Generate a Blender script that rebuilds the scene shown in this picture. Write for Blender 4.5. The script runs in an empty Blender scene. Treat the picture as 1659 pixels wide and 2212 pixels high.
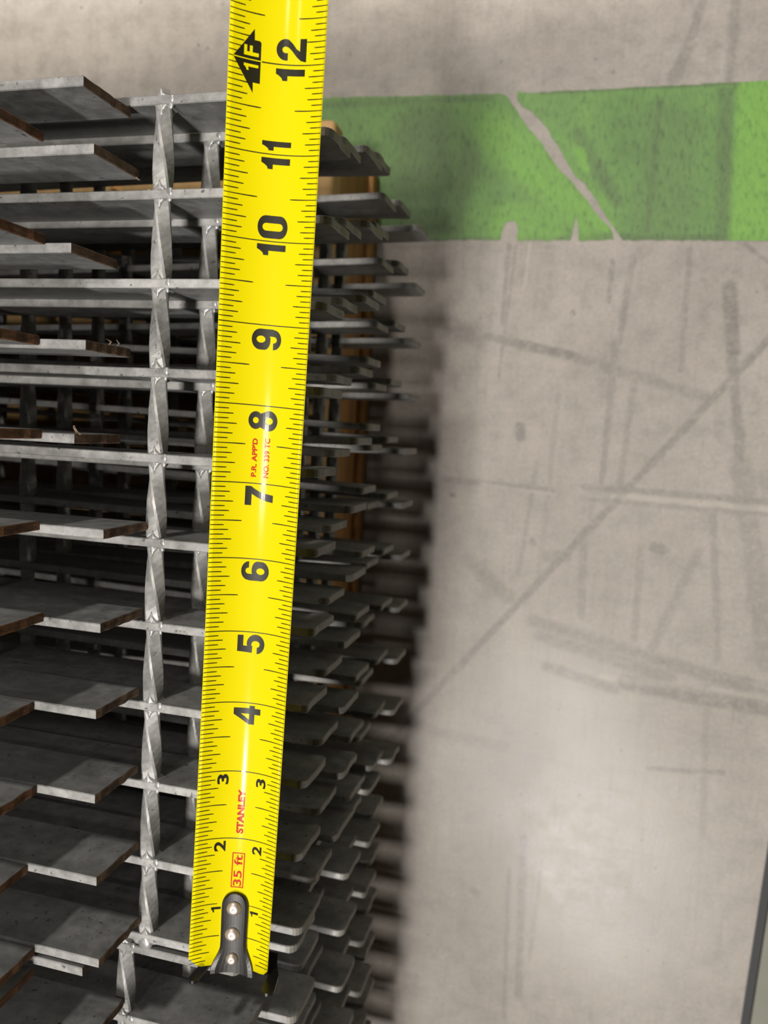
import bpy, bmesh, math, random
from mathutils import Vector, Matrix, Euler

random.seed(7)
I = 0.0254                      # the scene is laid out in inches, built in metres
SC = bpy.context.scene
COL = SC.collection

# ------------------------------------------------------------------ camera
cd = bpy.data.cameras.new('camera')
cam = bpy.data.objects.new('camera', cd)
COL.objects.link(cam)
cam.location = (5.82802904 * I, -4.16744161 * I, 9.70282918 * I)
cam.rotation_euler = Euler((-0.0935108315, 0.2540138156, 0.0523297887), 'XYZ')
cd.sensor_fit = 'VERTICAL'
cd.sensor_height = 24.0
cd.lens = 24.0 * 1683.63 / 2212.0
cd.clip_start = 0.005
cd.clip_end = 60
cd.dof.use_dof = True
cd.dof.focus_distance = 10.2 * I
cd.dof.aperture_fstop = cd.lens / 2.2
SC.camera = cam
SC.cycles.max_bounces = 6
SC.cycles.diffuse_bounces = 3
SC.cycles.glossy_bounces = 3

# ------------------------------------------------------------------ world, lamps, exposure
w = bpy.data.worlds.new('warehouse_air')
SC.world = w
w.use_nodes = True
w.node_tree.nodes['Background'].inputs[0].default_value = (1.0, 0.93, 0.84, 1)
w.node_tree.nodes['Background'].inputs[1].default_value = 0.013

def lamp(name, target, direction, dist, power, sx, sy, colour=(1, 0.95, 0.88)):
    ld = bpy.data.lights.new(name, 'AREA')
    ld.shape = 'RECTANGLE'
    ld.size, ld.size_y = sx, sy
    ld.energy = power * 1.3
    ld.color = colour
    o = bpy.data.objects.new(name, ld)
    COL.objects.link(o)
    d = Vector(direction).normalized()
    o.location = Vector(target) * I + d * dist
    o.rotation_euler = d.to_track_quat('Z', 'Y').to_euler()
    return o

lamp('high_bay_lamp', (2, -5, -11.7), (-0.012, -0.165, 1.0), 6.0, 178, 0.62, 0.62)         # broad fixture overhead
lamp('high_bay_lamp', (2, -3.9, -11.7), (0.0, 3.9, 11.7), 6.6, 22, 0.32, 0.32)            # further up the aisle
lamp('high_bay_lamp', (4.7, -3.9, -11.7), (-2.9, 3.9, 11.2), 7.5, 14, 0.30, 0.30)
lamp('high_bay_lamp', (6.9, -14.6, -11.7), (0.02, -0.48, 0.90), 7.0, 190, 0.40, 0.40, (1, 0.97, 0.94))      # behind the photographer
lamp('high_bay_lamp', (0, -6, 0.5), (-0.22, 1.19, 1.05), 7.0, 124, 0.35, 0.35)            # far down the aisle, low

SC.view_settings.view_transform = 'Standard'
SC.view_settings.look = 'None'
SC.view_settings.exposure = 0.0
SC.view_settings.gamma = 1.0
SC.view_settings.use_curve_mapping = False

# ------------------------------------------------------------------ helpers
def tag(o, label=None, cat=None, group=None, kind=None):
    if label: o['label'] = label
    if cat: o['category'] = cat
    if group: o['group'] = group
    if kind: o['kind'] = kind
    return o

def obj(name, me, mats, parent=None):
    o = bpy.data.objects.new(name, me)
    COL.objects.link(o)
    if mats and not me.materials:
        for m in (mats if isinstance(mats, (list, tuple)) else [mats]):
            me.materials.append(m)
    if parent: o.parent = parent
    return o

def empty(name, loc=(0, 0, 0)):
    o = bpy.data.objects.new(name, None)
    o.empty_display_size = 0.02
    o.location = Vector(loc) * I
    COL.objects.link(o)
    return o

def mesh(name, verts, faces, smooth=False, mi=None):
    me = bpy.data.meshes.new(name)
    me.from_pydata([Vector(v) * I for v in verts], [], faces)
    if mi:
        for p, k in zip(me.polygons, mi): p.material_index = k
    if smooth:
        for p in me.polygons: p.use_smooth = True
    me.update()
    return me

def from_bm(name, bm, smooth=False):
    for v in bm.verts: v.co *= I
    me = bpy.data.meshes.new(name)
    bm.normal_update()
    bm.to_mesh(me)
    bm.free()
    if smooth:
        for p in me.polygons: p.use_smooth = True
    return me

def box_bm(bm, x0, x1, y0, y1, z0, z1):
    r = bmesh.ops.create_cube(bm, size=1.0)
    for v in r['verts']:
        v.co = Vector(((x0 + x1) / 2 + v.co.x * (x1 - x0), (y0 + y1) / 2 + v.co.y * (y1 - y0), (z0 + z1) / 2 + v.co.z * (z1 - z0)))
    return r['verts']

# ------------------------------------------------------------------ materials
def mat(name):
    m = bpy.data.materials.new(name)
    m.use_nodes = True
    nt = m.node_tree
    b = nt.nodes['Principled BSDF']
    return m, nt, b

def N(nt, t, **kw):
    n = nt.nodes.new(t)
    for k, v in kw.items():
        if k == 'op': n.operation = v
        elif k.startswith('i_'):
            key = k[2:]
            key = int(key) if key.isdigit() else key.replace('_', ' ')
            n.inputs[key].default_value = v
        else: setattr(n, k, v)
    return n

def ramp(nt, fac, stops):
    r = N(nt, 'ShaderNodeValToRGB')
    el = r.color_ramp.elements
    while len(el) < len(stops): el.new(0.5)
    for e, (p, c) in zip(el, stops):
        e.position = p
        e.color = c if len(c) == 4 else (*c, 1)
    nt.links.new(fac, r.inputs[0])
    return r

def obj_coords(nt, scale=(1, 1, 1), rand=True):
    tc = N(nt, 'ShaderNodeTexCoord')
    mp = N(nt, 'ShaderNodeMapping')
    mp.inputs['Scale'].default_value = scale
    nt.links.new(tc.outputs['Object'], mp.inputs['Vector'])
    if rand:
        oi = N(nt, 'ShaderNodeObjectInfo')
        cb = N(nt, 'ShaderNodeVectorMath', op='SCALE')
        cb.inputs[0].default_value = (7.1, 3.3, 5.7)
        nt.links.new(oi.outputs['Random'], cb.inputs['Scale'])
        nt.links.new(cb.outputs[0], mp.inputs['Location'])
    return mp.outputs[0]

def noise(nt, vec, scale, detail=4, rough=0.55):
    n = N(nt, 'ShaderNodeTexNoise')
    n.inputs['Scale'].default_value = scale
    n.inputs['Detail'].default_value = detail
    n.inputs['Roughness'].default_value = rough
    nt.links.new(vec, n.inputs['Vector'])
    return n.outputs[0]

def mixc(nt, fac, a, b, blend='MIX'):
    m = N(nt, 'ShaderNodeMix', data_type='RGBA', blend_type=blend)
    for sock, v in ((m.inputs[0], fac), (m.inputs[6], a), (m.inputs[7], b)):
        if isinstance(v, (int, float)): sock.default_value = v
        elif isinstance(v, tuple): sock.default_value = v if len(v) == 4 else (*v, 1)
        else: nt.links.new(v, sock)
    return m.outputs[2]

def bump(nt, b, h, strength, dist=0.001):
    bn = N(nt, 'ShaderNodeBump')
    bn.inputs['Strength'].default_value = strength
    bn.inputs['Distance'].default_value = dist
    nt.links.new(h, bn.inputs['Height'])
    nt.links.new(bn.outputs[0], b.inputs['Normal'])

ALB = 0.77                       # overall reflectance of the surfaces against the lamps' power
def dim(c):
    return tuple(x * ALB for x in c)

def galvanized(name, dark, light, metal=0.35, rough=0.42):
    dark, light = dim(dark), dim(light)
    m, nt, b = mat(name)
    v = obj_coords(nt, (1, 1, 1))
    vs = obj_coords(nt, (0.25, 1.4, 1.4))
    n1 = noise(nt, v, 170, 5, 0.65)
    n2 = noise(nt, vs, 45, 4)
    add = N(nt, 'ShaderNodeMath', op='ADD'); nt.links.new(n1, add.inputs[0]); nt.links.new(n2, add.inputs[1])
    hf = N(nt, 'ShaderNodeMath', op='MULTIPLY'); nt.links.new(add.outputs[0], hf.inputs[0]); hf.inputs[1].default_value = 0.5
    r = ramp(nt, hf.outputs[0], [(0.34, dark), (0.5, tuple((a + c) / 2 for a, c in zip(dark, light))), (0.64, light)])
    # dark specks
    sp = noise(nt, v, 420, 2)
    spr = ramp(nt, sp, [(0.66, (0, 0, 0)), (0.74, (1, 1, 1))])
    c = mixc(nt, spr.outputs[0], r.outputs[0], tuple(a * 0.55 for a in dark))
    nt.links.new(c, b.inputs['Base Color'])
    b.inputs['Metallic'].default_value = metal
    rr = ramp(nt, n1, [(0.3, (rough - .1,) * 3), (0.7, (rough + .12,) * 3)])
    nt.links.new(rr.outputs[0], b.inputs['Roughness'])
    bump(nt, b, n1, 0.22, 0.0006)
    return m

GALV = galvanized('dull_galvanized_face', (0.195, 0.195, 0.192), (0.46, 0.46, 0.45), 0.22, 0.50)
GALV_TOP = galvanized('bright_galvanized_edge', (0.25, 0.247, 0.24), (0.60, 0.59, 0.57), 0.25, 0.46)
GALV_WELD = galvanized('galvanized_weld', (0.32, 0.317, 0.31), (0.62, 0.61, 0.59), 0.4, 0.36)
GALV_TIP = galvanized('galvanized_bar_end', (0.22, 0.205, 0.18), (0.36, 0.335, 0.30), 0.15, 0.55)

def rust(name, a, c):
    a, c = dim(a), dim(c)
    m, nt, b = mat(name)
    v = obj_coords(nt, (1, 1, 0.35))
    n1 = noise(nt, v, 500, 4, 0.7)
    r = ramp(nt, n1, [(0.3, a), (0.62, c), (0.8, (0.23, 0.15, 0.09))])
    nt.links.new(r.outputs[0], b.inputs['Base Color'])
    b.inputs['Roughness'].default_value = 0.75
    bump(nt, b, n1, 0.6, 0.0008)
    return m
RUST = rust('rusty_saw_cut', (0.075, 0.040, 0.020), (0.20, 0.115, 0.062))
RUST_RED = rust('red_rusty_saw_cut', (0.085, 0.034, 0.012), (0.24, 0.105, 0.042))

def wood(name, a, c):
    a, c = dim(a), dim(c)
    m, nt, b = mat(name)
    v = obj_coords(nt, (6, 0.4, 6))
    n1 = noise(nt, v, 30, 5, 0.6)
    r = ramp(nt, n1, [(0.3, a), (0.7, c)])
    nt.links.new(r.outputs[0], b.inputs['Base Color'])
    b.inputs['Roughness'].default_value = 0.65
    bump(nt, b, n1, 0.25, 0.001)
    return m
WOOD = wood('orange_pallet_wood', (0.42, 0.19, 0.045), (0.66, 0.34, 0.10))
WOOD_PALE = wood('pale_pallet_wood', (0.60, 0.36, 0.13), (0.74, 0.47, 0.19))

def seg_group():
    g = bpy.data.node_groups.new('scuff_line', 'ShaderNodeTree')
    it = g.interface
    for nm, tp in (('P', 'NodeSocketVector'), ('A', 'NodeSocketVector'), ('BA', 'NodeSocketVector'), ('InvLen', 'NodeSocketFloat'), ('Width', 'NodeSocketFloat'), ('Soft', 'NodeSocketFloat'), ('Strength', 'NodeSocketFloat'), ('Prev', 'NodeSocketFloat')):
        it.new_socket(nm, in_out='INPUT', socket_type=tp)
    it.new_socket('Out', in_out='OUTPUT', socket_type='NodeSocketFloat')
    gi, go = g.nodes.new('NodeGroupInput'), g.nodes.new('NodeGroupOutput')
    L = g.links.new
    pa = N(g, 'ShaderNodeVectorMath', op='SUBTRACT'); L(gi.outputs['P'], pa.inputs[0]); L(gi.outputs['A'], pa.inputs[1])
    dt = N(g, 'ShaderNodeVectorMath', op='DOT_PRODUCT'); L(pa.outputs[0], dt.inputs[0]); L(gi.outputs['BA'], dt.inputs[1])
    ml = N(g, 'ShaderNodeMath', op='MULTIPLY', use_clamp=True); L(dt.outputs['Value'], ml.inputs[0]); L(gi.outputs['InvLen'], ml.inputs[1])
    sc = N(g, 'ShaderNodeVectorMath', op='SCALE'); L(gi.outputs['BA'], sc.inputs[0]); L(ml.outputs[0], sc.inputs['Scale'])
    ds = N(g, 'ShaderNodeVectorMath', op='DISTANCE'); L(pa.outputs[0], ds.inputs[0]); L(sc.outputs[0], ds.inputs[1])
    wa = N(g, 'ShaderNodeMath', op='ADD'); L(gi.outputs['Width'], wa.inputs[0]); L(gi.outputs['Soft'], wa.inputs[1])
    mr = N(g, 'ShaderNodeMapRange', interpolation_type='SMOOTHSTEP'); L(ds.outputs['Value'], mr.inputs['Value'])
    L(gi.outputs['Width'], mr.inputs['From Min']); L(wa.outputs[0], mr.inputs['From Max'])
    L(gi.outputs['Strength'], mr.inputs['To Min']); mr.inputs['To Max'].default_value = 0.0
    mx = N(g, 'ShaderNodeMath', op='MAXIMUM'); L(mr.outputs['Result'], mx.inputs[0]); L(gi.outputs['Prev'], mx.inputs[1])
    L(mx.outputs[0], go.inputs[0])
    return g
SEG = seg_group()

def seg_chain(nt, pvec, segs):
    prev = None
    for (a, b_, wd, sf, st) in segs:
        n = nt.nodes.new('ShaderNodeGroup'); n.node_tree = SEG
        nt.links.new(pvec, n.inputs['P'])
        ba = (b_[0] - a[0], b_[1] - a[1], 0)
        n.inputs['A'].default_value = (a[0], a[1], 0)
        n.inputs['BA'].default_value = ba
        n.inputs['InvLen'].default_value = 1 / max(1e-6, ba[0] ** 2 + ba[1] ** 2)
        n.inputs['Width'].default_value = wd
        n.inputs['Soft'].default_value = sf
        n.inputs['Strength'].default_value = st
        if prev: nt.links.new(prev, n.inputs['Prev'])
        prev = n.outputs[0]
    return prev

def flat_inches(nt, wob=0.16):
    tc = N(nt, 'ShaderNodeTexCoord')
    mp = N(nt, 'ShaderNodeMapping'); mp.inputs['Scale'].default_value = (1 / I, 1 / I, 0)
    nt.links.new(tc.outputs['Object'], mp.inputs['Vector'])
    nz = N(nt, 'ShaderNodeTexNoise'); nz.inputs['Scale'].default_value = 1.6; nz.inputs['Detail'].default_value = 8; nz.inputs['Roughness'].default_value = 0.75
    nt.links.new(mp.outputs[0], nz.inputs['Vector'])
    sb = N(nt, 'ShaderNodeVectorMath', op='SUBTRACT'); nt.links.new(nz.outputs['Color'], sb.inputs[0]); sb.inputs[1].default_value = (.5, .5, .5)
    ad = N(nt, 'ShaderNodeVectorMath', op='MULTIPLY_ADD'); nt.links.new(sb.outputs[0], ad.inputs[0]); ad.inputs[1].default_value = (wob, wob, 0); nt.links.new(mp.outputs[0], ad.inputs[2])
    return mp.outputs[0], ad.outputs[0]

def concrete():
    m, nt, b = mat('trowelled_concrete')
    flat, wob = flat_inches(nt)
    n_big = noise(nt, flat, 0.28, 5, 0.6)
    n_mid = noise(nt, flat, 1.7, 6, 0.65)
    n_fine = noise(nt, flat, 11, 4, 0.7)
    mv = N(nt, 'ShaderNodeMapping'); mv.inputs['Scale'].default_value = (7, 0.35, 1); mv.inputs['Rotation'].default_value = (0, 0, 0.08)
    nt.links.new(flat, mv.inputs['Vector'])
    n_v = noise(nt, mv.outputs[0], 1.0, 4, 0.7)
    mh = N(nt, 'ShaderNodeMapping'); mh.inputs['Scale'].default_value = (0.22, 5, 1)
    nt.links.new(flat, mh.inputs['Vector'])
    n_h = noise(nt, mh.outputs[0], 1.0, 4, 0.7)
    base = ramp(nt, n_big, [(0.32, (0.345, 0.310, 0.274)), (0.68, (0.415, 0.378, 0.336))])
    mid = ramp(nt, n_mid, [(0.30, (0.78, 0.78, 0.78)), (0.50, (0.97, 0.97, 0.97)), (0.72, (1.10, 1.09, 1.08))])
    c = mixc(nt, 1.0, base.outputs[0], mid.outputs[0], 'MULTIPLY')
    fr = ramp(nt, n_fine, [(0.3, (0.86, 0.86, 0.86)), (0.7, (1.08, 1.08, 1.08))])
    c = mixc(nt, 1.0, c, fr.outputs[0], 'MULTIPLY')
    vr = ramp(nt, n_v, [(0.28, (0.78, 0.77, 0.76)), (0.45, (1, 1, 1)), (0.72, (1.05, 1.05, 1.05))])
    c = mixc(nt, 0.45, c, vr.outputs[0], 'MULTIPLY')
    hr = ramp(nt, n_h, [(0.26, (0.82, 0.81, 0.80)), (0.42, (1, 1, 1)), (0.72, (1.05, 1.05, 1.05))])
    c = mixc(nt, 0.4, c, hr.outputs[0], 'MULTIPLY')
    segs = [  # a, b, half width, softness, strength
        ((9.98, -1.51), (2.91, -10.61), .05, .10, .62), ((2.91, -10.61), (0.75, -13.39), .05, .10, .55),
        ((8.96, -0.23), (9.2, -1.8), .10, .14, .80), ((9.15, -1.7), (9.63, -4.57), .06, .14, .6), ((9.63, -4.57), (10.74, -9.62), .14, .22, .42),
        ((4.75, -9.2), (10.82, -10.47), .05, .22, .50), ((5.21, -10.45), (7.08, -10.85), .06, .16, .6), ((7.3, -10.63), (10.84, -10.85), .14, .16, .66),
        ((5.0, -9.6), (8.4, -10.35), .08, .2, .45), ((6.2, -9.7), (10.8, -10.2), .02, .1, .45),
        ((1.56, -1.25), (5.33, -2.05), .05, .14, .60), ((3.9, -1.75), (5.4, -2.05), .07, .10, .78), ((5.33, -2.05), (8.72, -2.98), .04, .18, .45), ((1.5, -1.1), (2.8, -1.6), .12, .3, .45),
        ((2.07, -5.48), (4.99, -5.6), .04, .10, .55), ((5.82, -5.42), (10.36, -5.52), .03, .09, .5), ((5.8, -5.75), (10.3, -5.85), .02, .10, .35),
        ((3.44, 0.83), (3.39, -1.22), .04, .05, .50), ((3.62, 0.83), (3.4, -2.6), .02, .05, .4), ((7.54, 5.55), (7.17, 4.81), .08, .12, .5), ((7.75, 6.6), (7.3, 4.8), .05, .12, .5), ((8.5, 6.8), (8.53, 4.6), .03, .16, .5),
        ((6.1, 0.4), (6.1, -.6), .04, .05, .55), ((6.6, .5), (6.45, -1.6), .05, .08, .45), ((7.96, 0.68), (8.0, -2.31), .03, .08, .4),
        ((8.08, -12.9), (9.93, -12.73), .03, .07, .55), ((2.2, -12.75), (4.2, -12.9), .06, .2, .32),
        ((2.86, -7.69), (4.08, -8.62), .06, .25, .42), ((7.74, -10.12), (8.84, -6.9), .05, .14, .36),
        ((6.35, -1.65), (6.29, -5.27), .04, .08, .45), ((6.9, -2.4), (6.75, -5.3), .04, .10, .35), ((9.24, 0.78), (9.9, 0.30), .02, .06, .6),
        ((9.08, -5.8), (9.54, -9.65), .03, .12, .4), ((9.35, -10.5), (9.6, -14.5), .03, .12, .3), ((4.93, -15.47), (5.12, -20.22), .05, .12, .45), ((4.6, -16.5), (4.75, -21), .02, .08, .4), ((5.5, -15.8), (5.35, -19), .02, .08, .3),
        ((4.57, -4.88), (4.28, -7.95), .03, .07, .36), ((5.0, -3), (4.85, -8), .03, .08, .22), ((5.93, -6.91), (6.03, -8.93), .05, .1, .34), ((7.41, -6.9), (7.44, -9.4), .05, .1, .34),
        ((4.05, -3.95), (4.1, -4.2), .08, .12, .7), ((7.75, -6.9), (7.95, -6.95), .08, .12, .6), ((5.0, -7.4), (5.5, -7.35), .10, .14, .35), ((2.3, -5.9), (2.32, -5.9), .05, .05, .8),
        ((4.6, -7.0), (4.62, -7.05), .05, .09, .6), ((5.75, 5.05), (5.76, 5.05), .03, .03, .7), ((5.3, 5.4), (5.31, 5.4), .03, .03, .55), ((5.2, -.9), (5.22, -.92), .05, .06, .6),
        ((9.0, -9.0), (9.3, -9.0), .2, .3, .25), ((3.6, -17.3), (3.75, -17.4), .06, .1, .4),
    ]
    mk = seg_chain(nt, wob, segs)
    n_b = noise(nt, flat, 4.5, 7, 0.8)
    br = ramp(nt, n_b, [(0.36, (0.12, 0.12, 0.12)), (0.52, (0.72, 0.72, 0.72)), (0.66, (1, 1, 1))])
    mm = N(nt, 'ShaderNodeMath', op='MULTIPLY'); nt.links.new(mk, mm.inputs[0]); nt.links.new(br.outputs[0], mm.inputs[1])
    c = mixc(nt, mm.outputs[0], c, (0.140, 0.128, 0.117))
    light = seg_chain(nt, wob, [((6.6, -5.62), (10.6, -5.72), .02, .10, .24), ((3.1, -5.55), (5, -5.68), .01, .07, .22), ((6.7, -10.55), (10.8, -10.55), .02, .14, .16), ((4.0, 1.0), (3.9, -.3), .01, .06, .2)])
    c = mixc(nt, light, c, (0.62, 0.57, 0.50))
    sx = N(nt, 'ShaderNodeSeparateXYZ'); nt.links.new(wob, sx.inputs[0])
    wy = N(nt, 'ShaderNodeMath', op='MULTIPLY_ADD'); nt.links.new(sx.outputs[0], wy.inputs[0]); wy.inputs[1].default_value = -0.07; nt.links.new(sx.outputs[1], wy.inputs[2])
    wr = N(nt, 'ShaderNodeMapRange', interpolation_type='SMOOTHSTEP'); nt.links.new(wy.outputs[0], wr.inputs['Value'])     # base colour grows paler beyond the green line, sooner at the left
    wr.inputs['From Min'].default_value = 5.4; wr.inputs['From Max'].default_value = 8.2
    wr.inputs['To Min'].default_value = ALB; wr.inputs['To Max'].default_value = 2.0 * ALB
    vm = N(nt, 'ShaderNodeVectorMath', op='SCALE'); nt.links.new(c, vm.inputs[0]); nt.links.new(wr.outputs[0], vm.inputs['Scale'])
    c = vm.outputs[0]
    sp = noise(nt, flat, 7, 1, 0.4)
    spr = ramp(nt, sp, [(0.765, (0, 0, 0)), (0.80, (1, 1, 1))])
    c = mixc(nt, spr.outputs[0], c, (0.15, 0.13, 0.11))
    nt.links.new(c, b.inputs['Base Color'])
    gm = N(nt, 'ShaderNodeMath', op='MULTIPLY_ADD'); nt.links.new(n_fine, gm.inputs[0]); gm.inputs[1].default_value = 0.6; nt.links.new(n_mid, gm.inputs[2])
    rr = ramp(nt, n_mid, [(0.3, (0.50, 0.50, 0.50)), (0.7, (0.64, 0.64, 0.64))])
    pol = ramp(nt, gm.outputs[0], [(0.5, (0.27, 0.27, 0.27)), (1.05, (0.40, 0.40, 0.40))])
    gl = seg_chain(nt, wob, [((5.4, -13.0), (7.6, -16.5), 1.4, 3.6, 1.0)])       # glossier patch, roughness lowered where the rear lamp's glare lands
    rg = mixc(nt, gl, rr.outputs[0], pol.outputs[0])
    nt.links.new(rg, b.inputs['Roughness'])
    b.inputs['Specular IOR Level'].default_value = 0.35
    bump(nt, b, n_fine, 0.10, 0.0008)
    return m
CONCRETE = concrete()

def green_paint():
    m, nt, b = mat('worn_green_paint')
    flat, wob = flat_inches(nt, 0.12)
    n1 = noise(nt, flat, 0.45, 5, 0.6)
    mg = N(nt, 'ShaderNodeMapping'); mg.inputs['Scale'].default_value = (11, 4, 1); mg.inputs['Rotation'].default_value = (0, 0, 0.5)
    nt.links.new(flat, mg.inputs['Vector'])
    n2 = noise(nt, mg.outputs[0], 1.0, 4, 0.7)
    base = ramp(nt, n1, [(0.3, (0.088, 0.190, 0.040)), (0.55, (0.125, 0.265, 0.058)), (0.75, (0.150, 0.330, 0.058))])
    c = mixc(nt, 0.0, base.outputs[0], (0, 0, 0))
    dk = seg_chain(nt, wob, [((.9, 3.6), (1.2, 1.6), .35, 1.1, .55), ((2.3, 3.4), (1.9, 1.3), .12, .35, .55), ((6.95, 4.3), (6.9, 1.2), .03, .14, .6), ((7.25, 3.5), (7.35, 1.3), .35, .9, .35), ((8.45, 4.4), (8.7, 1.1), .05, .25, .5), ((3.3, 4.3), (6.3, 1.3), .02, .02, 0), ((-14, 4.75), (2.7, 4.58), .02, .12, .45), ((4, 4.66), (9, 4.63), .02, .08, .6), ((6.3, 1.0), (11, 0.95), .03, .12, .65), ((-14, 1.1), (6, 1.0), .02, .09, .45), ((5.0, 3.6), (6.1, 1.9), .05, .22, .5)])  # soft dark strokes at left paint in the tape's shadow; others are wrinkles, edges
    c = mixc(nt, dk, c, (0.070, 0.115, 0.042))
    lt = seg_chain(nt, wob, [((9.35, 4.4), (9.5, 1.0), .5, .25, .8), ((2.9, 3.7), (5.4, 1.5), .25, .6, .55), ((3.4, 1.4), (4.4, 1.4), .3, .5, .5), ((5.1, 3.2), (5.25, 2.7), .06, .08, .7), ((3.4, 2.9), (5.9, 1.3), .12, .15, .7)])
    c = mixc(nt, lt, c, (0.165, 0.385, 0.045))
    r2 = ramp(nt, n2, [(0.34, (0.48, 0.52, 0.50)), (0.46, (0.95, 0.95, 0.95)), (0.72, (1.18, 1.15, 1.15))])
    c = mixc(nt, 0.9, c, r2.outputs[0], 'MULTIPLY')
    gs = N(nt, 'ShaderNodeVectorMath', op='SCALE'); nt.links.new(c, gs.inputs[0]); gs.inputs['Scale'].default_value = ALB * 1.12
    c = mixc(nt, 0.10, gs.outputs[0], (0.20, 0.20, 0.17))
    nt.links.new(c, b.inputs['Base Color'])
    b.inputs['Roughness'].default_value = 0.5
    bump(nt, b, n2, 0.5, 0.0012)
    return m
GREEN = green_paint()

def plain(name, col, rough=0.5, metal=0.0, coat=0.0, var=0.12, scale=60, coat_rough=0.1, spec=0.5):
    col = dim(col)
    m, nt, b = mat(name)
    v = obj_coords(nt)
    n1 = noise(nt, v, scale, 4)
    r = ramp(nt, n1, [(0.3, tuple(x * (1 - var) for x in col)), (0.7, tuple(min(1, x * (1 + var)) for x in col))])
    nt.links.new(r.outputs[0], b.inputs['Base Color'])
    b.inputs['Roughness'].default_value = rough
    b.inputs['Metallic'].default_value = metal
    b.inputs['Coat Weight'].default_value = coat
    b.inputs['Specular IOR Level'].default_value = spec
    b.inputs['Coat Roughness'].default_value = coat_rough
    return m
YELLOW = plain('yellow_tape_lacquer', (0.92, 0.785, 0.001), 0.55, 0, 0.10, 0.02, 25, 0.12, 0.05)
PALE_YELLOW = plain('tape_edge', (0.80, 0.70, 0.22), 0.4)
INK = plain('black_print', (0.022, 0.019, 0.008), 0.40, 0, 0.15, 0.1, 60, 0.1, 0.2)
RED = plain('red_print', (0.66, 0.035, 0.006), 0.45, 0, 0.05, 0.1, 60, 0.1, 0.1)
BLACK_METAL = plain('blackened_hook_steel', (0.035, 0.033, 0.030), 0.34, 0.6, 0, 0.15, 300)
RIVET = plain('bright_rivet', (0.78, 0.66, 0.60), 0.45, 0.8, 0, 0.05, 300)
SEALANT = plain('black_joint_sealant', (0.012, 0.012, 0.012), 0.6)
SLAB2 = plain('grey_green_slab', (0.20, 0.20, 0.155), 0.6, 0, 0, 0.15, 12)
YELLOW_WORN = plain('thin_green_wash', (0.28, 0.30, 0.12), 0.6)

# ------------------------------------------------------------------ floor
ZF = -11.7
def joint_x(y, off=0.0):                         # the sealed joint at the lower right runs almost along y
    return 11.18 + (y + 15.06) * 0.0385 + off
def slab(name, xa, xb, m):
    ys = [-90, -30, -20, -14, -8, -2, 4, 60]
    v, f = [], []
    for y in ys:
        a = xa(y); c = xb(y)
        v += [(a, y, ZF), (c, y, ZF), (a, y, ZF - 3), (c, y, ZF - 3)]
    for k in range(len(ys) - 1):
        p, q = 4 * k, 4 * k + 4
        f += [(p, p + 1, q + 1, q), (p + 1, p + 3, q + 3, q + 1), (p + 2, p, q, q + 2)]
    f += [(0, 2, 3, 1), (4 * k + 4, 4 * k + 5, 4 * k + 7, 4 * k + 6)]
    return tag(obj(name, mesh(name, v, f), m), kind='structure')
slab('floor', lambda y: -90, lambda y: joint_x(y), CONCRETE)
slab('floor', lambda y: joint_x(y, 0.25), lambda y: 90, SLAB2)
wv = bmesh.new()
box_bm(wv, -300, 400, 330, 338, ZF, ZF + 300)
tag(obj('wall_far', from_bm('wall_far', wv), plain('painted_block_wall', (0.5, 0.48, 0.44), 0.8)), kind='structure')
jo = bmesh.new()
vs = [jo.verts.new((joint_x(y, o), y, ZF - 0.12 - (3 if lo else 0))) for lo in (0, 1) for y in (-90, -14, 60) for o in (0.0, 0.25)]
for k in (0, 2):
    jo.faces.new([vs[k], vs[k + 1], vs[k + 3], vs[k + 2]])
    jo.faces.new([vs[6 + k], vs[8 + k], vs[9 + k], vs[7 + k]])
tag(obj('trim_1', from_bm('trim', jo), SEALANT), kind='structure')

# ------------------------------------------------------------------ green floor line (two painted lengths with a diagonal gap)
def ragged(pts, step=0.12, amp=0.018):
    out = []
    for a, c in zip(pts, pts[1:] + pts[:1]):
        n = max(1, min(140, int(math.hypot(c[0] - a[0], c[1] - a[1]) / step)))
        for k in range(n):
            t = k / n
            j = amp if k else 0
            out.append((a[0] + (c[0] - a[0]) * t + random.uniform(-j, j), a[1] + (c[1] - a[1]) * t + random.uniform(-j, j)))
    return out
def plate(name, pts, z0, z1, m):
    bm = bmesh.new()
    vs = [bm.verts.new((x, y, z1)) for x, y in pts]
    f = bm.faces.new(vs)
    r = bmesh.ops.extrude_face_region(bm, geom=[f])
    for g in r['geom']:
        if isinstance(g, bmesh.types.BMVert): g.co.z = z0
    bmesh.ops.triangulate(bm, faces=bm.faces[:])
    bmesh.ops.recalc_face_normals(bm, faces=bm.faces[:])
    return obj(name, from_bm(name, bm), m)
left = [(-16, 5.02), (-1.9, 4.83), (2.95, 4.68), (3.12, 4.62), (3.75, 3.75), (4.15, 3.35), (4.6, 2.72), (4.9, 2.45), (5.35, 1.95), (5.62, 1.6), (6.02, 1.2), (6.10, 0.95),
        (5.22, 0.93), (5.18, 1.3), (5.12, 1.62), (5.08, 1.3), (5.02, 0.94), (3.64, 0.95), (3.63, 1.32), (3.52, 1.46), (3.30, 1.42), (3.23, 1.2), (3.2, 0.97), (-1.8, 1.01), (-16, 1.15)]
right = [(3.38, 4.72), (3.7, 4.66), (9.4, 4.63), (20, 4.5), (20, 0.75), (9.75, 0.89), (6.32, 0.93), (6.12, 1.2), (5.85, 1.55), (5.62, 1.92), (5.28, 2.35), (4.98, 2.6), (4.72, 3.0), (4.42, 3.45), (4.18, 3.8), (3.8, 4.2), (3.52, 4.35), (3.40, 4.5)]
left.reverse(); right.reverse()
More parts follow.
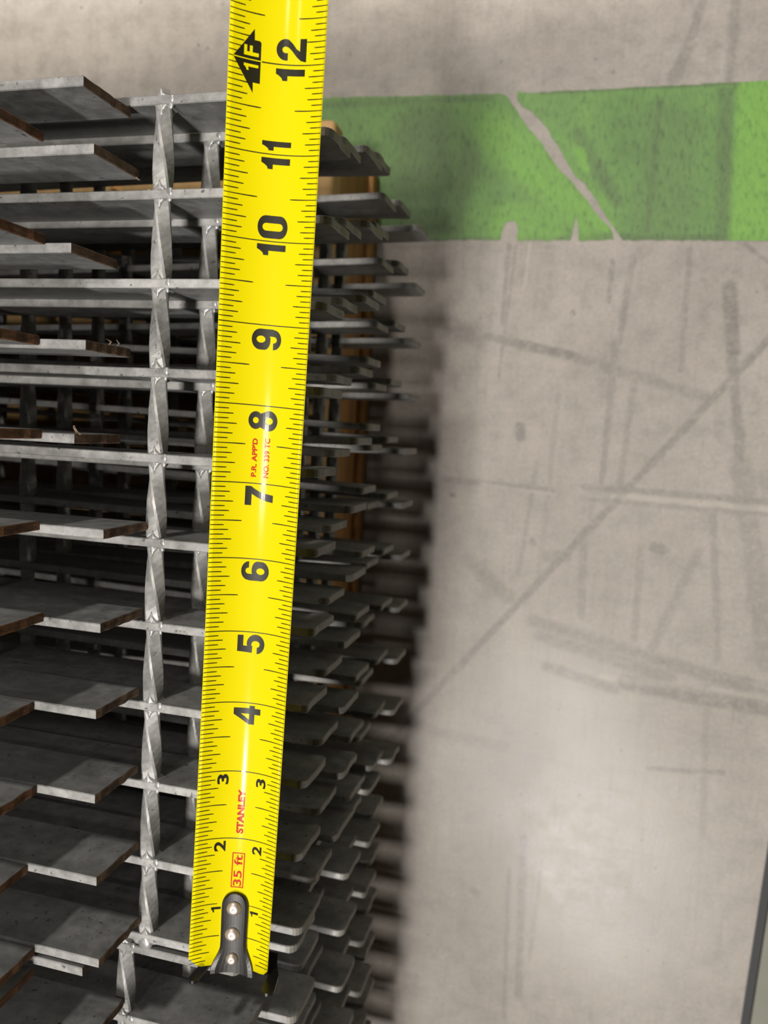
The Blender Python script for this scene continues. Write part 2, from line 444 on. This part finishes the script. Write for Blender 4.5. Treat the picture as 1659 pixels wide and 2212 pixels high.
tag(plate('painted_line', ragged(left), ZF, ZF + 0.02, GREEN), 'worn green painted floor line left of the diagonal gap, running behind the steel stack', 'floor marking')
tag(plate('painted_line', ragged(right), ZF, ZF + 0.02, GREEN), 'green painted floor line right of the diagonal gap, reaching the right picture edge', 'floor marking')

# ------------------------------------------------------------------ wooden pallet
pal = tag(empty('wooden_pallet', (-0.3, 2.8, ZF)), 'orange-brown wooden pallet on the concrete under the stacked steel gratings', 'pallet')
PL = Vector((-0.3, 2.8, ZF))
def plank(name, x0, x1, y0, y1, z0, z1, m, bev=0.12):
    bm = bmesh.new()
    vs = box_bm(bm, x0 - PL.x, x1 - PL.x, y0 - PL.y, y1 - PL.y, z0 - PL.z, z1 - PL.z)
    bmesh.ops.bevel(bm, geom=bm.edges[:], offset=bev, segments=3, affect='EDGES', profile=0.5)
    return obj(name, from_bm(name, bm), m, pal)
Y0P = -25.0
for (x1, ye) in ((-0.30, 2.82), (-6.1, 1.52), (-11.9, 1.6), (-17.6, 1.45)):
    plank('deck_board', x1 - 5.55, x1, Y0P, ye, -8.72, -8.0, WOOD_PALE)
for (x0, x1) in ((-2.0, -0.36), (-10.6, -9.0), (-19.2, -17.6)):
    plank('stringer', x0, x1, Y0P, 2.70, -11.06, -8.72, WOOD, 0.06)
for (x0, x1) in ((-5.0, -0.20), (-12.5, -7.7), (-21.5, -16.7)):
    plank('bottom_board', x0, x1, Y0P, 2.66, ZF, -11.06, WOOD, 0.08)

# ------------------------------------------------------------------ steel bar gratings
TH, H, S = 0.125, 1.0, 1.1875
XL = -17.0
def bar_mesh(name, cut, seed, rnd=0.10):
    """flat bar on edge; local x=0 is its visible right end, y centred, z 0..1"""
    rs = random.Random(seed)
    prof = []                                     # right-hand outline, bottom to top
    if cut:
        n = 9
        for k in range(n + 1):
            prof.append((rs.uniform(-.012, .012), H * k / n))
    else:
        r0, r1 = rnd * rs.uniform(.7, 1.2), rnd * rs.uniform(.8, 1.6)
        for k in range(5):
            a = -math.pi / 2 + k / 4 * math.pi / 2
            prof.append((-r0 + r0 * math.cos(a), r0 + r0 * math.sin(a)))
        for k in range(1, 4):
            prof.append((rs.uniform(-.02, .012), r0 + (H - r0 - r1) * k / 4))
        for k in range(5):
            a = k / 4 * math.pi / 2
            prof.append((-r1 + r1 * math.cos(a), H - r1 + r1 * math.sin(a)))
    c = 0.012
    m = len(prof)
    v, f, mi = [], [], []
    # four rails of the right end: outer face inset by the edge round
    for y, ins in ((-TH / 2, c), (-TH / 2 + c, 0), (TH / 2 - c, 0), (TH / 2, c)):
        for (x, z) in prof:
            zz = min(max(z, ins), H - ins)
            v.append((x - ins, y, zz))
    for r in range(3):
        for k in range(m - 1):
            f.append((r * m + k, (r + 1) * m + k, (r + 1) * m + k + 1, r * m + k + 1)); mi.append(1 if r == 1 or cut else (1 if r else 0))
    b0 = len(v)
    for y, ins in ((-TH / 2, c), (-TH / 2 + c, 0), (TH / 2 - c, 0), (TH / 2, c)):
        v.append((XL, y, ins)); v.append((XL, y, H - ins))
    R0 = lambda r: r * m
    R1 = lambda r: r * m + m - 1
    # sides
    f.append(tuple([b0] + [k for k in range(m)] + [b0 + 1])); mi.append(0)
    f.append(tuple([b0 + 7] + [3 * m + k for k in range(m - 1, -1, -1)] + [b0 + 6])); mi.append(0)
    for r in range(3):
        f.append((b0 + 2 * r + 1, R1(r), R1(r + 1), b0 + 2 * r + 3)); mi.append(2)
        f.append((b0 + 2 * r, b0 + 2 * r + 2, R0(r + 1), R0(r))); mi.append(0)
    f.append((b0, b0 + 1, b0 + 3, b0 + 5, b0 + 7, b0 + 6, b0 + 4, b0 + 2)); mi.append(0)
    return mesh(name, v, f, False, mi)

def twist_mesh(name, length, seed):
    """square rod twisted along y, local y from 0 to -length, top flush with z=0"""
    rs = random.Random(seed)
    n = int(length / S * 12)
    a, ch = 0.108, 0.026
    sq = [(a, -a + ch), (a, a - ch), (a - ch, a), (-a + ch, a), (-a, a - ch), (-a, -a + ch), (-a + ch, -a), (a - ch, -a)]
    v, f = [], []
    ph = rs.uniform(0, 1.5)
    for k in range(n + 1):
        y = 0.03 - (length + 0.06) * k / n
        t = y / S * math.pi / 2 + ph + 0.10 * math.sin(y * 2.1 + seed)
        j = 1 + 0.05 * math.sin(y * 5.3 + seed) + rs.uniform(-.02, .02)
        cs, sn = math.cos(t), math.sin(t)
        for (x, z) in sq:
            v.append(((x * cs - z * sn) * j, y, (x * sn + z * cs) * j - 0.142))
    for k in range(n):
        for q in range(8):
            f.append((k * 8 + q, k * 8 + (q + 1) % 8, (k + 1) * 8 + (q + 1) % 8, (k + 1) * 8 + q))
    f.append(tuple(range(7, -1, -1))); f.append(tuple(n * 8 + q for q in range(8)))
    return mesh(name, v, f)

def weld_mesh(name, seed, big=False):
    """concave fillets in the four corners where rod and bar cross, with a bead on the right"""
    rs = random.Random(seed)
    bm = bmesh.new()
    ax, ay = (0.33, 0.24) if not big else (0.30, 0.20)
    nA, nR = 40, 5
    rings = []
    for q in range(1, nR + 1):
        t = q / nR
        ring = []
        for k in range(nA):
            a = 2 * math.pi * k / nA
            c, s_ = abs(math.cos(a)), abs(math.sin(a))
            p = 0.62
            r = ((c / ax) ** p + (s_ / ay) ** p) ** (-1 / p)
            r = max(r, 0.088) * (1 + 0.05 * math.sin(3 * a + seed))
            z = -0.004 - 0.012 * t - (0.22 * (t - .8) / .2 if t > .8 else 0)
            ring.append(bm.verts.new((r * t * math.cos(a), r * t * math.sin(a), z + rs.uniform(-.004, .004))))
        rings.append(ring)
    c0 = bm.verts.new((0, 0, -0.004))
    for k in range(nA):
        bm.faces.new((c0, rings[0][k], rings[0][(k + 1) % nA]))
        for q in range(nR - 1):
            bm.faces.new((rings[q][k], rings[q + 1][k], rings[q + 1][(k + 1) % nA], rings[q][(k + 1) % nA]))
    for sx, sy, sr in ((0.165, 0.02, 0.055), (0.15, -0.07, 0.04), (-0.16, 0.03, 0.03)) if not big else ((0.0, -0.08, 0.13), (-0.14, -0.06, 0.08), (0.13, -0.04, 0.06)):
        r = bmesh.ops.create_icosphere(bm, subdivisions=2, radius=1.0)
        for v in r['verts']:
            v.co = Vector((sx + rs.uniform(-.01, .01) + v.co.x * sr, sy + v.co.y * sr * 1.15, -0.015 + v.co.z * sr * .45 - (0.03 if big else 0)))
    return from_bm(name, bm, True)

MB_GALV = [bar_mesh('galvanized_bar', False, k) for k in range(6)]
MB_CUT = [bar_mesh('saw_cut_bar', True, 20 + k) for k in range(5)]
MB_CUT2 = [bar_mesh('red_saw_cut_bar', True, 40 + k) for k in range(5)]
for me in MB_GALV:
    me.materials.append(GALV); me.materials.append(GALV_TIP); me.materials.append(GALV_TOP)
for me in MB_CUT:
    me.materials.append(GALV); me.materials.append(RUST); me.materials.append(GALV_TOP)
for me in MB_CUT2:
    me.materials.append(GALV); me.materials.append(RUST_RED); me.materials.append(GALV_TOP)
MB_ROD = [twist_mesh('twisted_rod', 11.875, k) for k in range(3)]
for me in MB_ROD: me.materials.append(GALV_TOP)
MB_WELD = [weld_mesh('weld', k) for k in range(4)]
for me in MB_WELD: me.materials.append(GALV_WELD)
MB_WELD_END = weld_mesh('end_weld', 9, True); MB_WELD_END.materials.append(GALV_WELD)

GROUP = 'stacked steel bar gratings'
def grating(label, ztop, xend, y0, cross, meshes=MB_GALV, ys=None, xs=None, welds=0, jit=0.04, n=11, skew=0.0):
    base = Vector((0, y0, ztop - 1))
    root = tag(empty('bar_grating', base), label, 'grating', GROUP)
    ys = ys or [y0 - S * k for k in range(n)]
    for k, y in enumerate(ys):
        o = obj('bearing_bar', meshes[random.randrange(len(meshes))], None, root)
        x = xs[k] if xs else xend + random.uniform(-jit, jit)
        o.location = Vector((x, y - y0 + random.uniform(-.012, .012) * (0 if xs else 1), 0)) * I
        o.rotation_euler = (0, 0, math.radians(skew))
    for q, x in enumerate(cross):
        o = obj('cross_bar', MB_ROD[random.randrange(3)], None, root)
        o.location = Vector((x, ys[0] - y0, 1.0)) * I
        L = ys[0] - ys[-1]
        o.scale = (1, L / 11.875, 1)
        if q < welds:
            for k, y in enumerate(ys):
                wm = MB_WELD_END if k == len(ys) - 1 else MB_WELD[k % 4]
                d = obj('weld', wm, None, o)
                d.location = Vector((0.02, (y - ys[0]) / o.scale.y, 0.0)) * I
                d.scale = (1, 1 / o.scale.y, 1)
    return root

XB = [-3.75, -7.75, -11.75, -15.75]
# the stack under the tape, from the top down
AX = [-0.43, -0.27, -0.58, -0.37, -0.51, -0.07, -0.11, -0.15, -0.15, -0.11, -0.06]
AY = [-0.14, -0.94, -2.12, -3.31, -4.50, -5.70, -6.94, -8.11, -9.28, -10.44, -11.615]
BX = [-0.99, -0.96, -1.04, -1.00, -1.03, -0.96, -1.10, -1.06, -1.20, -1.08]
BY = [-0.78, -2.02, -3.27, -4.46, -5.66, -6.88, -8.12, -9.29, -10.47, -11.66]
grating('topmost grating at the left edge with reddish sawn bar ends, lying on the brown-ended one', 2, 0, 0, XB[1:3], MB_CUT2, BY, BX)
A_ROOT = grating('grating with brown sawn bar ends left of the welded cross bar, second from the top', 1, 0, 0, XB[:3], MB_CUT, AY, AX)
grating('bright grating directly under the yellow tape with a twisted welded cross bar', 0, 1.55, 0.0, [0.0] + XB[:3], welds=1, jit=0.05)
grating('grating just under the one the tape lies on, its bar ends showing beside the tape', -1, 2.10, -0.11, [0.19] + XB[:3], welds=1)
grating('third galvanized grating down from the tape, its bars half hidden', -2, 1.97, 0.14, [0.23] + XB, skew=-0.7)
grating('fourth galvanized grating down from the tape, in the shaded part of the stack', -3, 2.05, 0.35, [0.24] + XB, skew=1.1)
grating('fifth galvanized grating down from the tape, its first bar far out over the green line', -4, 1.92, 0.60, [0.25] + XB, skew=-1.2)
grating('third galvanized grating up from the pallet, in deep shade', -5, 1.77, 0.20, [0.25] + XB, skew=1.5)
grating('second galvanized grating up from the pallet, in deep shade', -6, 1.86, 0.36, [0.26] + XB, skew=-1.3)
grating('bottom galvanized grating resting on the wooden pallet under the tape stack', -7, 2.03, 0.11, [0.27] + XB, skew=1.2)
BURR = rust('torn_burr', (0.20, 0.13, 0.08), (0.36, 0.26, 0.18))
def burr(bar, pts, wd):
    v, f = [], []
    for k, p in enumerate(pts):
        r = wd * (1 - 0.6 * k / len(pts))
        v += [(p[0] - r, p[1], p[2]), (p[0], p[1] - r * .5, p[2] + r * .6), (p[0] + r, p[1] + r * .3, p[2] - r * .3)]
    for k in range(len(pts) - 1):
        for q in range(3):
            f.append((3 * k + q, 3 * k + (q + 1) % 3, 3 * k + 3 + (q + 1) % 3, 3 * k + 3 + q))
    f += [(2, 1, 0), (3 * len(pts) - 3, 3 * len(pts) - 2, 3 * len(pts) - 1)]
    obj('burr', mesh('burr', v, f), BURR, bar)
ab = [o for o in A_ROOT.children if o.name.startswith('bearing_bar')]
burr(ab[4], [(-.01, .05, .90), (-.03, .09, .93), (-.05, .14, .95), (-.03, .17, .98)], .022)
burr(ab[3], [(.0, .055, .50), (.01, .10, .47), (-.03, .13, .52)], .014)
burr(ab[3], [(.0, .055, .33), (.02, .09, .30), (.0, .14, .33)], .013)
burr(ab[1], [(.0, -.06, .10), (.03, -.09, .07), (.05, -.08, .05)], .016)
# the neighbouring stack at the lower edge of the picture
grating('topmost reddish sawn grating at the bottom left corner, in the second stack', 2, -1.08, -11.96, XB[1:3], MB_CUT2)
grating('brown-ended grating at the bottom left edge, second from top of the second stack', 1, -0.31, -11.80, XB[:3], MB_CUT, xs=[-.32, -.30, -.36, -.3, -.31, -.33, -.29, -.35, -.31, -.3, -.33])
grating('grating below the tape hook in the second stack, cross bar beside the hook', 0, 1.58, -12.08, [-0.36] + XB[:3], welds=1)
grating('second-stack grating just below the one beside the tape hook', -1, 2.05, -12.30, [0.2] + XB[:3])
grating('third grating down in the second stack, lower right of the tape hook', -2, 1.8, -12.2, [0.2] + XB[:3], skew=-0.7)
grating('fourth grating down in the second stack, lower right of the tape hook', -3, 1.55, -11.96, [0.2] + XB[:3], skew=1.1)
grating('fifth grating down in the second stack, with light bar corners near the bottom edge', -4, 1.98, -11.65, [0.2] + XB[:3], skew=-1.2)
grating('third grating up from the pallet in the second stack', -5, 1.62, -11.9, [0.2] + XB[:3], skew=1.5)
grating('second grating up from the pallet in the second stack', -6, 1.85, -12.06, [0.2] + XB[:3], skew=-1.3)
grating('bottom grating of the second stack, on the wooden pallet', -7, 1.7, -11.94, [0.2] + XB[:3], skew=1.2)

# ------------------------------------------------------------------ measuring tape
TX0, TY0, TZ0, TTH = 1.488, -11.952, 0.243, 0.0443966
TA, TB, TC, TW, TR = 0.0264108, 0.00508238, -0.00013909, 1.1161527, -0.2800756
SAG = 0.16
STEP = 0.02
_ss = [-1 + STEP * k for k in range(int(24.0 / STEP) + 1)]
_h, _z = [0.0], [0.0]
for k in range(1, len(_ss)):
    s = (_ss[k] + _ss[k - 1]) / 2
    p = TA + TB * s + TC * s * s
    _h.append(_h[-1] + math.cos(p) * STEP); _z.append(_z[-1] + math.sin(p) * STEP)
def _lk(arr, s):
    t = (s + 1) / STEP
    k = max(0, min(len(arr) - 2, int(t)))
    return arr[k] + (arr[k + 1] - arr[k]) * (t - k)
H0, Z0 = _lk(_h, 0), _lk(_z, 0)
SIDE = Vector((math.cos(TTH) * math.cos(TR), -math.sin(TTH) * math.cos(TR), math.sin(TR)))
NRM = SIDE.cross(Vector((math.sin(TTH), math.cos(TTH), 0.05))).normalized()
def TP(s, u, lift=0.0):
    c = Vector((TX0 + (_lk(_h, s) - H0) * math.sin(TTH), TY0 + (_lk(_h, s) - H0) * math.cos(TTH), TZ0 + _lk(_z, s) - Z0))
    q = 2 * u - 1
    nl = (NRM + SIDE * (-(4 * SAG * q) / TW)).normalized()
    return c + SIDE * (TW * (u - .5)) - NRM * (SAG * (1 - q * q)) + nl * lift

tape = tag(empty('measuring_tape', (TX0, TY0, 0)), 'yellow steel measuring tape with black inch marks laid across the gratings', 'tape measure')
TO = Vector((TX0, TY0, 0))
def tmesh(name, verts, faces, m, smooth=False, parent=None):
    return obj(name, mesh(name, [v - TO for v in verts], faces, smooth), m, parent or tape)

# blade: solid curved strip
def blade():
    nu = 20
    rows = []
    srow = [0.055 + 0.25 * k for k in range(60)]
    srow[0] = 0.055
    v, f, mi = [], [], []
    T_ = 0.012
    for k, s in enumerate(srow):
        for j in range(nu + 1):
            u = j / nu
            ss = s
            if k == 0:                            # clipped corners and slightly uneven end
                ss = 0.05 + max(0, 0.12 - u) * 1.4 + max(0, u - 0.94) * 1.6 - 0.04 * u
            v.append(TP(ss, u, 0))
    nt_ = len(v)
    for k, s in enumerate(srow):
        for j in range(nu + 1):
            p = v[k * (nu + 1) + j]
            v.append(p - NRM * T_)
    n = len(srow)
    ix = lambda k, j: k * (nu + 1) + j
    for k in range(n - 1):
        for j in range(nu):
            f.append((ix(k, j), ix(k, j + 1), ix(k + 1, j + 1), ix(k + 1, j))); mi.append(0)
            f.append((nt_ + ix(k, j), nt_ + ix(k + 1, j), nt_ + ix(k + 1, j + 1), nt_ + ix(k, j + 1))); mi.append(0)
        f.append((ix(k, 0), ix(k + 1, 0), nt_ + ix(k + 1, 0), nt_ + ix(k, 0))); mi.append(1)
        f.append((ix(k + 1, nu), ix(k, nu), nt_ + ix(k, nu), nt_ + ix(k + 1, nu))); mi.append(1)
    for j in range(nu):
        f.append((ix(0, j + 1), ix(0, j), nt_ + ix(0, j), nt_ + ix(0, j + 1))); mi.append(1)
        f.append((ix(n - 1, j), ix(n - 1, j + 1), nt_ + ix(n - 1, j + 1), nt_ + ix(n - 1, j))); mi.append(1)
    me = mesh('blade', [p - TO for p in v], f, True, mi)
    return obj('blade', me, [YELLOW, PALE_YELLOW], tape)
blade()

LIFT = 0.0022
def ticks():
    v, f = [], []
    def tick(s, u0, u1, w0, w1):
        n = max(2, int(abs(u1 - u0) / 0.05) + 1)
        b = len(v)
        for k in range(n + 1):
            t = k / n
            u = u0 + (u1 - u0) * t
            hw = (w0 + (w1 - w0) * t) / 2
            if k == n: hw *= 0.7
            v.append(TP(s - hw, u, LIFT)); v.append(TP(s + hw, u, LIFT))
        for k in range(n):
            q = b + 2 * k
            f.append((q, q + 2, q + 3, q + 1) if u1 > u0 else (q, q + 1, q + 3, q + 2))
    last = int(14.5 * 16)
    for k in range(1, last):
        s = k / 16
        if s < 0.07: continue
        if k % 16 == 0:
            if k == 192: tick(s, 0.33, 0.997, .014, .010); tick(s, .003, .05, .010, .010)
            elif k == 16: tick(s, 0.003, 0.30, .012, .012); tick(s, .997, .70, .010, .010)
            else: tick(s, 0.003, 0.997, .0125, .0105)
            continue
        if k % 8 == 0: L, Rr = 0.342, 0.30
        elif k % 4 == 0: L, Rr = 0.237, 0.203
        elif k % 2 == 0: L, Rr = 0.197, 0.167
        else: L, Rr = 0.147, 0.122
        if k == 8: L, Rr = .345, .30
        tick(s, 0.003, L, .009, .0155)
        tick(s, 0.997, 1 - Rr, .0085, .0135)
    o = tmesh('graduation_marks', v, f, INK)
    o['kind'] = 'stuff'
    return o
ticks()

def text_bm(txt, bold):
    cu = bpy.data.curves.new('glyph', 'FONT')
    cu.body = txt
    cu.size = 1.0
    cu.offset = bold
    cu.resolution_u = 6
    to = bpy.data.objects.new('glyph', cu)
    COL.objects.link(to)
    dg = bpy.context.evaluated_depsgraph_get()
    me = bpy.data.meshes.new_from_object(to.evaluated_get(dg))
    bpy.data.objects.remove(to)
    bpy.data.curves.remove(cu)
    bm = bmesh.new(); bm.from_mesh(me)
    bpy.data.meshes.remove(me)
    return bm
def on_tape(name, bm, s0, s1, u0, u1, m, lift=LIFT, parent=None):
    """fit a flat glyph mesh (x right, y up) into s0..s1 (reading up the tape) and u0 (top) .. u1 (bottom), wrapped on the curved blade"""
    xs = [v.co.x for v in bm.verts]; ys = [v.co.y for v in bm.verts]
    x0, x1, y0, y1 = min(xs), max(xs), min(ys), max(ys)
    for v in bm.verts:
        v.co = Vector((s0 + (v.co.x - x0) / (x1 - x0) * (s1 - s0), u1 + (v.co.y - y0) / (y1 - y0) * (u0 - u1), 0))
    for k in range(1, 40):                        # slice so the print follows the curve
        uu = k / 40
        if u0 < uu < u1:
            bmesh.ops.bisect_plane(bm, geom=bm.verts[:] + bm.edges[:] + bm.faces[:], plane_co=(0, uu, 0), plane_no=(0, 1, 0), dist=1e-6)
    for v in bm.verts: v.co = TP(v.co.x, v.co.y, lift) - TO
    bmesh.ops.triangulate(bm, faces=bm.faces[:])
    bm.normal_update()
    for fc in bm.faces:
        if fc.normal.dot(NRM) < 0: fc.normal_flip()
    return obj(name, from_bm(name, bm), m, parent or tape)
def poly_bm(pts, holes=()):
    bm = bmesh.new()
    es = []
    for ring in (pts, *holes):
        vs = [bm.verts.new((x, y, 0)) for x, y in ring]
        es += [bm.edges.new((a, c)) for a, c in zip(vs, vs[1:] + vs[:1])]
    bmesh.ops.triangle_fill(bm, use_beauty=True, use_dissolve=False, edges=es)
    return bm
def thin_one_bm():
    return poly_bm([(0.55, 0), (1.0, 0), (1.0, 1.0), (0.62, 1.0), (0.5, 0.90), (0.2, 0.82), (0.0, 0.80), (0.0, 0.66), (0.55, 0.70)])
def one_bm():                                     # heavy figure one with a flag
    return poly_bm([(0.42, 0), (1.0, 0), (1.0, 1.0), (0.55, 1.0), (0.42, 0.90), (0.22, 0.80), (0.0, 0.77), (0.0, 0.60), (0.42, 0.60)])
def arc(cx, cy, rx, ry, a0, a1, n=14):
    return [(cx + rx * math.cos(math.radians(a0 + (a1 - a0) * k / n)), cy + ry * math.sin(math.radians(a0 + (a1 - a0) * k / n))) for k in range(n + 1)]
def digit_bm(d):
    if d == '0':
        return poly_bm(arc(.5, .74, .5, .26, 0, 180) + arc(.5, .26, .5, .26, 180, 360), [arc(.5, .72, .17, .12, 0, 180, 8) + arc(.5, .28, .17, .12, 180, 360, 8)])
    if d == '8':
        up = arc(.5, .755, .44, .245, -40, 220, 20)
        lo = arc(.5, .29, .5, .29, 152, 388, 22)
        return poly_bm(up + lo, [arc(.5, .75, .155, .10, 0, 360, 14)[:-1], arc(.5, .29, .175, .13, 0, 360, 14)[:-1]])
    if d in '96':
        o = arc(.5, .72, .5, .28, 0, 180, 14) + [(0, .6)] + arc(.44, .57, .44, .2, 180, 270, 8) + [(.58, .37), (.66, .40)] + \
            [(.66, .28)] + arc(.5, .27, .16, .12, 0, -180, 8)[1:] + [(.02, .27)] + arc(.5, .26, .48, .26, 190, 360, 14) + [(1.0, .3)]
        h = arc(.5, .69, .17, .15, 0, 360, 16)[:-1]
        if d == '6':
            o = [(1 - x, 1 - y) for x, y in o]; h = [(1 - x, 1 - y) for x, y in h]
        return poly_bm(o, [h])
    if d == '7':
        return poly_bm([(0, 1), (1, 1), (1, .80), (.86, .66), (.74, .5), (.66, .32), (.60, 0), (.22, 0), (.26, .22), (.34, .42), (.46, .60), (.60, .77), (0, .77)])
    if d == '4':
        return poly_bm([(.52, 1), (.86, 1), (.86, .42), (1, .42), (1, .22), (.86, .22), (.86, 0), (.54, 0), (.54, .22), (0, .22), (0, .44)], [[(.56, .42), (.56, .74), (.24, .42)]])
    if d == '5':
        return poly_bm([(.10, 1), (.94, 1), (.94, .79), (.40, .79), (.38, .64)] + arc(.52, .33, .48, .33, 98, -90, 18) + arc(.5, .30, .5, .30, 268, 185, 8) + [(.34, .28)] + arc(.5, .27, .16, .09, 185, 270, 5) + arc(.52, .33, .15, .15, -80, 100, 10) + arc(.5, .40, .14, .10, 100, 150, 4) + [(.04, .46)])
    if d == '2':
        return poly_bm([(0, 0), (1, 0), (1, .22), (.46, .22), (.58, .34), (.80, .47)] + arc(.52, .70, .46, .30, -18, 182, 18) + [(.06, .62), (.38, .62)] + arc(.52, .70, .14, .11, 180, 0, 8) + [(.62, .60), (.48, .48), (.22, .32), (.06, .18)])
for ch, s0, s1, u0, u1 in (('1', 11.825, 11.955, .480, .790), ('2', 12.032, 12.285, .476, .796), ('1', 10.832, 10.960, .370, .680), ('1', 11.042, 11.148, .370, .682),
                           ('1', 9.835, 9.965, .365, .680), ('0', 10.035, 10.300, .362, .690), ('9', 8.696, 8.952, .356, .686), ('8', 7.684, 7.940, .363, .694),
                           ('7', 6.711, 6.962, .366, .690), ('6', 5.706, 5.968, .366, .692), ('5', 4.700, 4.968, .366, .690), ('4', 3.695, 3.962, .366, .690)):
    on_tape('printed_number', one_bm() if ch == '1' else digit_bm(ch), s0, s1, u0, u1, INK)
for ch, s0, s1, u0, u1 in (('3', 2.805, 2.955, .217, .352), ('3', 2.797, 2.930, .690, .812), ('2', 1.800, 1.958, .222, .360), ('2', 1.793, 1.925, .694, .814),
                           ('1', .868, .950, .228, .345), ('1', .848, .925, .718, .823)):
    on_tape('printed_number', thin_one_bm() if ch == '1' else text_bm(ch, .028), s0, s1, u0, u1, INK)
# one-foot arrow with its yellow figures
arrow = [(12.002, .045), (12.336, .245), (12.217, .250), (12.217, .300), (12.200, .318), (11.757, .318), (11.759, .246), (11.645, .249)]
bm = poly_bm(arrow)
for k in range(1, 40):
    bmesh.ops.bisect_plane(bm, geom=bm.verts[:] + bm.edges[:] + bm.faces[:], plane_co=(0, k / 40, 0), plane_no=(0, 1, 0), dist=1e-6)
for v in bm.verts: v.co = TP(v.co.x, v.co.y, LIFT) - TO
bmesh.ops.triangulate(bm, faces=bm.faces[:]); bm.normal_update()
for fc in bm.faces:
    if fc.normal.dot(NRM) < 0: fc.normal_flip()
fm = obj('foot_arrow', from_bm('foot_arrow', bm), INK, tape)
on_tape('arrow_figure', thin_one_bm(), 11.882, 11.952, .150, .296, YELLOW, LIFT * 2, fm)
on_tape('arrow_figure', text_bm('F', .03), 12.040, 12.150, .148, .296, YELLOW, LIFT * 2, fm)
on_tape('arrow_line', poly_bm([(0, 0), (1, 0), (1, 1), (0, 1)]), 11.995, 12.007, .05, .318, YELLOW, LIFT * 2, fm)
on_tape('red_lettering', text_bm('STANLEY', .05), 2.078, 2.735, .478, .567, RED)
on_tape('red_lettering', text_bm("P.R. APP'D", .035), 7.085, 7.580, .418, .480, RED)
on_tape('red_lettering', text_bm('NO. 339 TC', .035), 7.082, 7.592, .561, .624, RED)
on_tape('red_lettering', text_bm('35 ft', .020), 1.275, 1.752, .476, .582, RED)
on_tape('red_box', poly_bm([(0, 0), (1, 0), (1, 1), (0, 1)], [[(.028, .085), (.972, .085), (.972, .915), (.028, .915)]]), 1.251, 1.785, .450, .610, RED)

# end hook: black tongue riveted on the blade, bent down behind the first bar, with two upright prongs
rows = [(1.185, .495, .545), (1.172, .452, .600), (1.145, .412, .645), (1.105, .384, .672), (1.06, .366, .690), (1.01, .357, .700), (.90, .356, .703), (.60, .362, .704), (.42, .366, .707), (.33, .364, .716),
        (.26, .348, .742), (.19, .322, .768), (.12, .294, .792), (.05, .270, .808), (.0, .260, .815), (-.045, .262, .818)]
def hook():
    nu = 10
    v, f = [], []
    m = len(rows)
    for lift in (0.055, 0.006):
        for (s, a, c) in rows:
            for j in range(nu + 1):
                u = a + (c - a) * j / nu
                ss = s + (0.03 * (1 - (2 * j / nu - 1) ** 2) - 0.02 if s == rows[-1][0] else 0)
                ed = 0.016 if (lift > .01 and j in (0, nu)) else 0
                v.append(TP(ss, u, lift - ed))
    K = m * (nu + 1)
    ix = lambda k, j: k * (nu + 1) + j
    for k in range(m - 1):
        for j in range(nu):
            f.append((ix(k + 1, j), ix(k + 1, j + 1), ix(k, j + 1), ix(k, j)))
            f.append((K + ix(k, j), K + ix(k, j + 1), K + ix(k + 1, j + 1), K + ix(k + 1, j)))
        f.append((ix(k, 0), K + ix(k, 0), K + ix(k + 1, 0), ix(k + 1, 0)))
        f.append((ix(k + 1, nu), K + ix(k + 1, nu), K + ix(k, nu), ix(k, nu)))
    for j in range(nu):
        f.append((ix(0, j), ix(0, j + 1), K + ix(0, j + 1), K + ix(0, j)))
        f.append((ix(m - 1, j + 1), ix(m - 1, j), K + ix(m - 1, j), K + ix(m - 1, j + 1)))
    hk = tmesh('end_hook', v, f, BLACK_METAL)
    for (s, u, r) in ((.966, .521, .108), (.563, .520, .108), (.184, .534, .093)):
        bm = bmesh.new()
        bmesh.ops.create_uvsphere(bm, u_segments=24, v_segments=14, radius=1.0)
        c = TP(s, u, 0.05)
        ax = SIDE; ay = NRM.cross(SIDE)
        for q in bm.verts:
            p = q.co.copy()
            rad = math.hypot(p.x, p.y)
            h = p.z * 0.072 if p.z > 0 else p.z * .03
            if p.z > 0 and rad < .34: h -= 0.018 * (1 - rad / .34)      # dimpled crown
            q.co = c + ax * (p.x * r) + ay * (p.y * r) + NRM * h - TO
        o = obj('rivet', from_bm('rivet', bm, True), RIVET, hk)
    # upright flange with prongs
    y0, y1 = -11.995, -11.950
    def topz(x):
        a = TP(0.0, 0.26); c = TP(0.0, 0.815)
        t = max(0, min(1, (x - a.x) / (c.x - a.x)))
        return a.z + (c.z - a.z) * t - 0.02
    zl, zr = 0.50, 0.40
    out = [(1.20, -.42), (1.98, -.42), (2.06, -.20), (2.17, .02), (2.225, zr - .10)] + [(2.13 + .095 * math.cos(a), zr - .10 + .10 * math.sin(a)) for a in [math.pi * k / 10 for k in range(1, 11)]] + \
          [(2.035, .06), (1.95, .0), (1.60, -.02), (1.22, .02), (1.15, .10), (1.135, zl - .07)] + [(1.065 + .07 * math.cos(a), zl - .07 + .07 * math.sin(a)) for a in [math.pi * k / 10 for k in range(1, 11)]] + [(1.02, .12), (1.12, -.20)]
    bm = bmesh.new()
    vs = [bm.verts.new((x - TO.x, y0 - TO.y, z)) for x, z in out]
    fc = bm.faces.new(vs)
    r = bmesh.ops.extrude_face_region(bm, geom=[fc])
    for g in r['geom']:
        if isinstance(g, bmesh.types.BMVert): g.co.y = y1 - TO.y
    bmesh.ops.recalc_face_normals(bm, faces=bm.faces[:])
    obj('hook_prongs', from_bm('hook_prongs', bm), BLACK_METAL, hk)
hook()
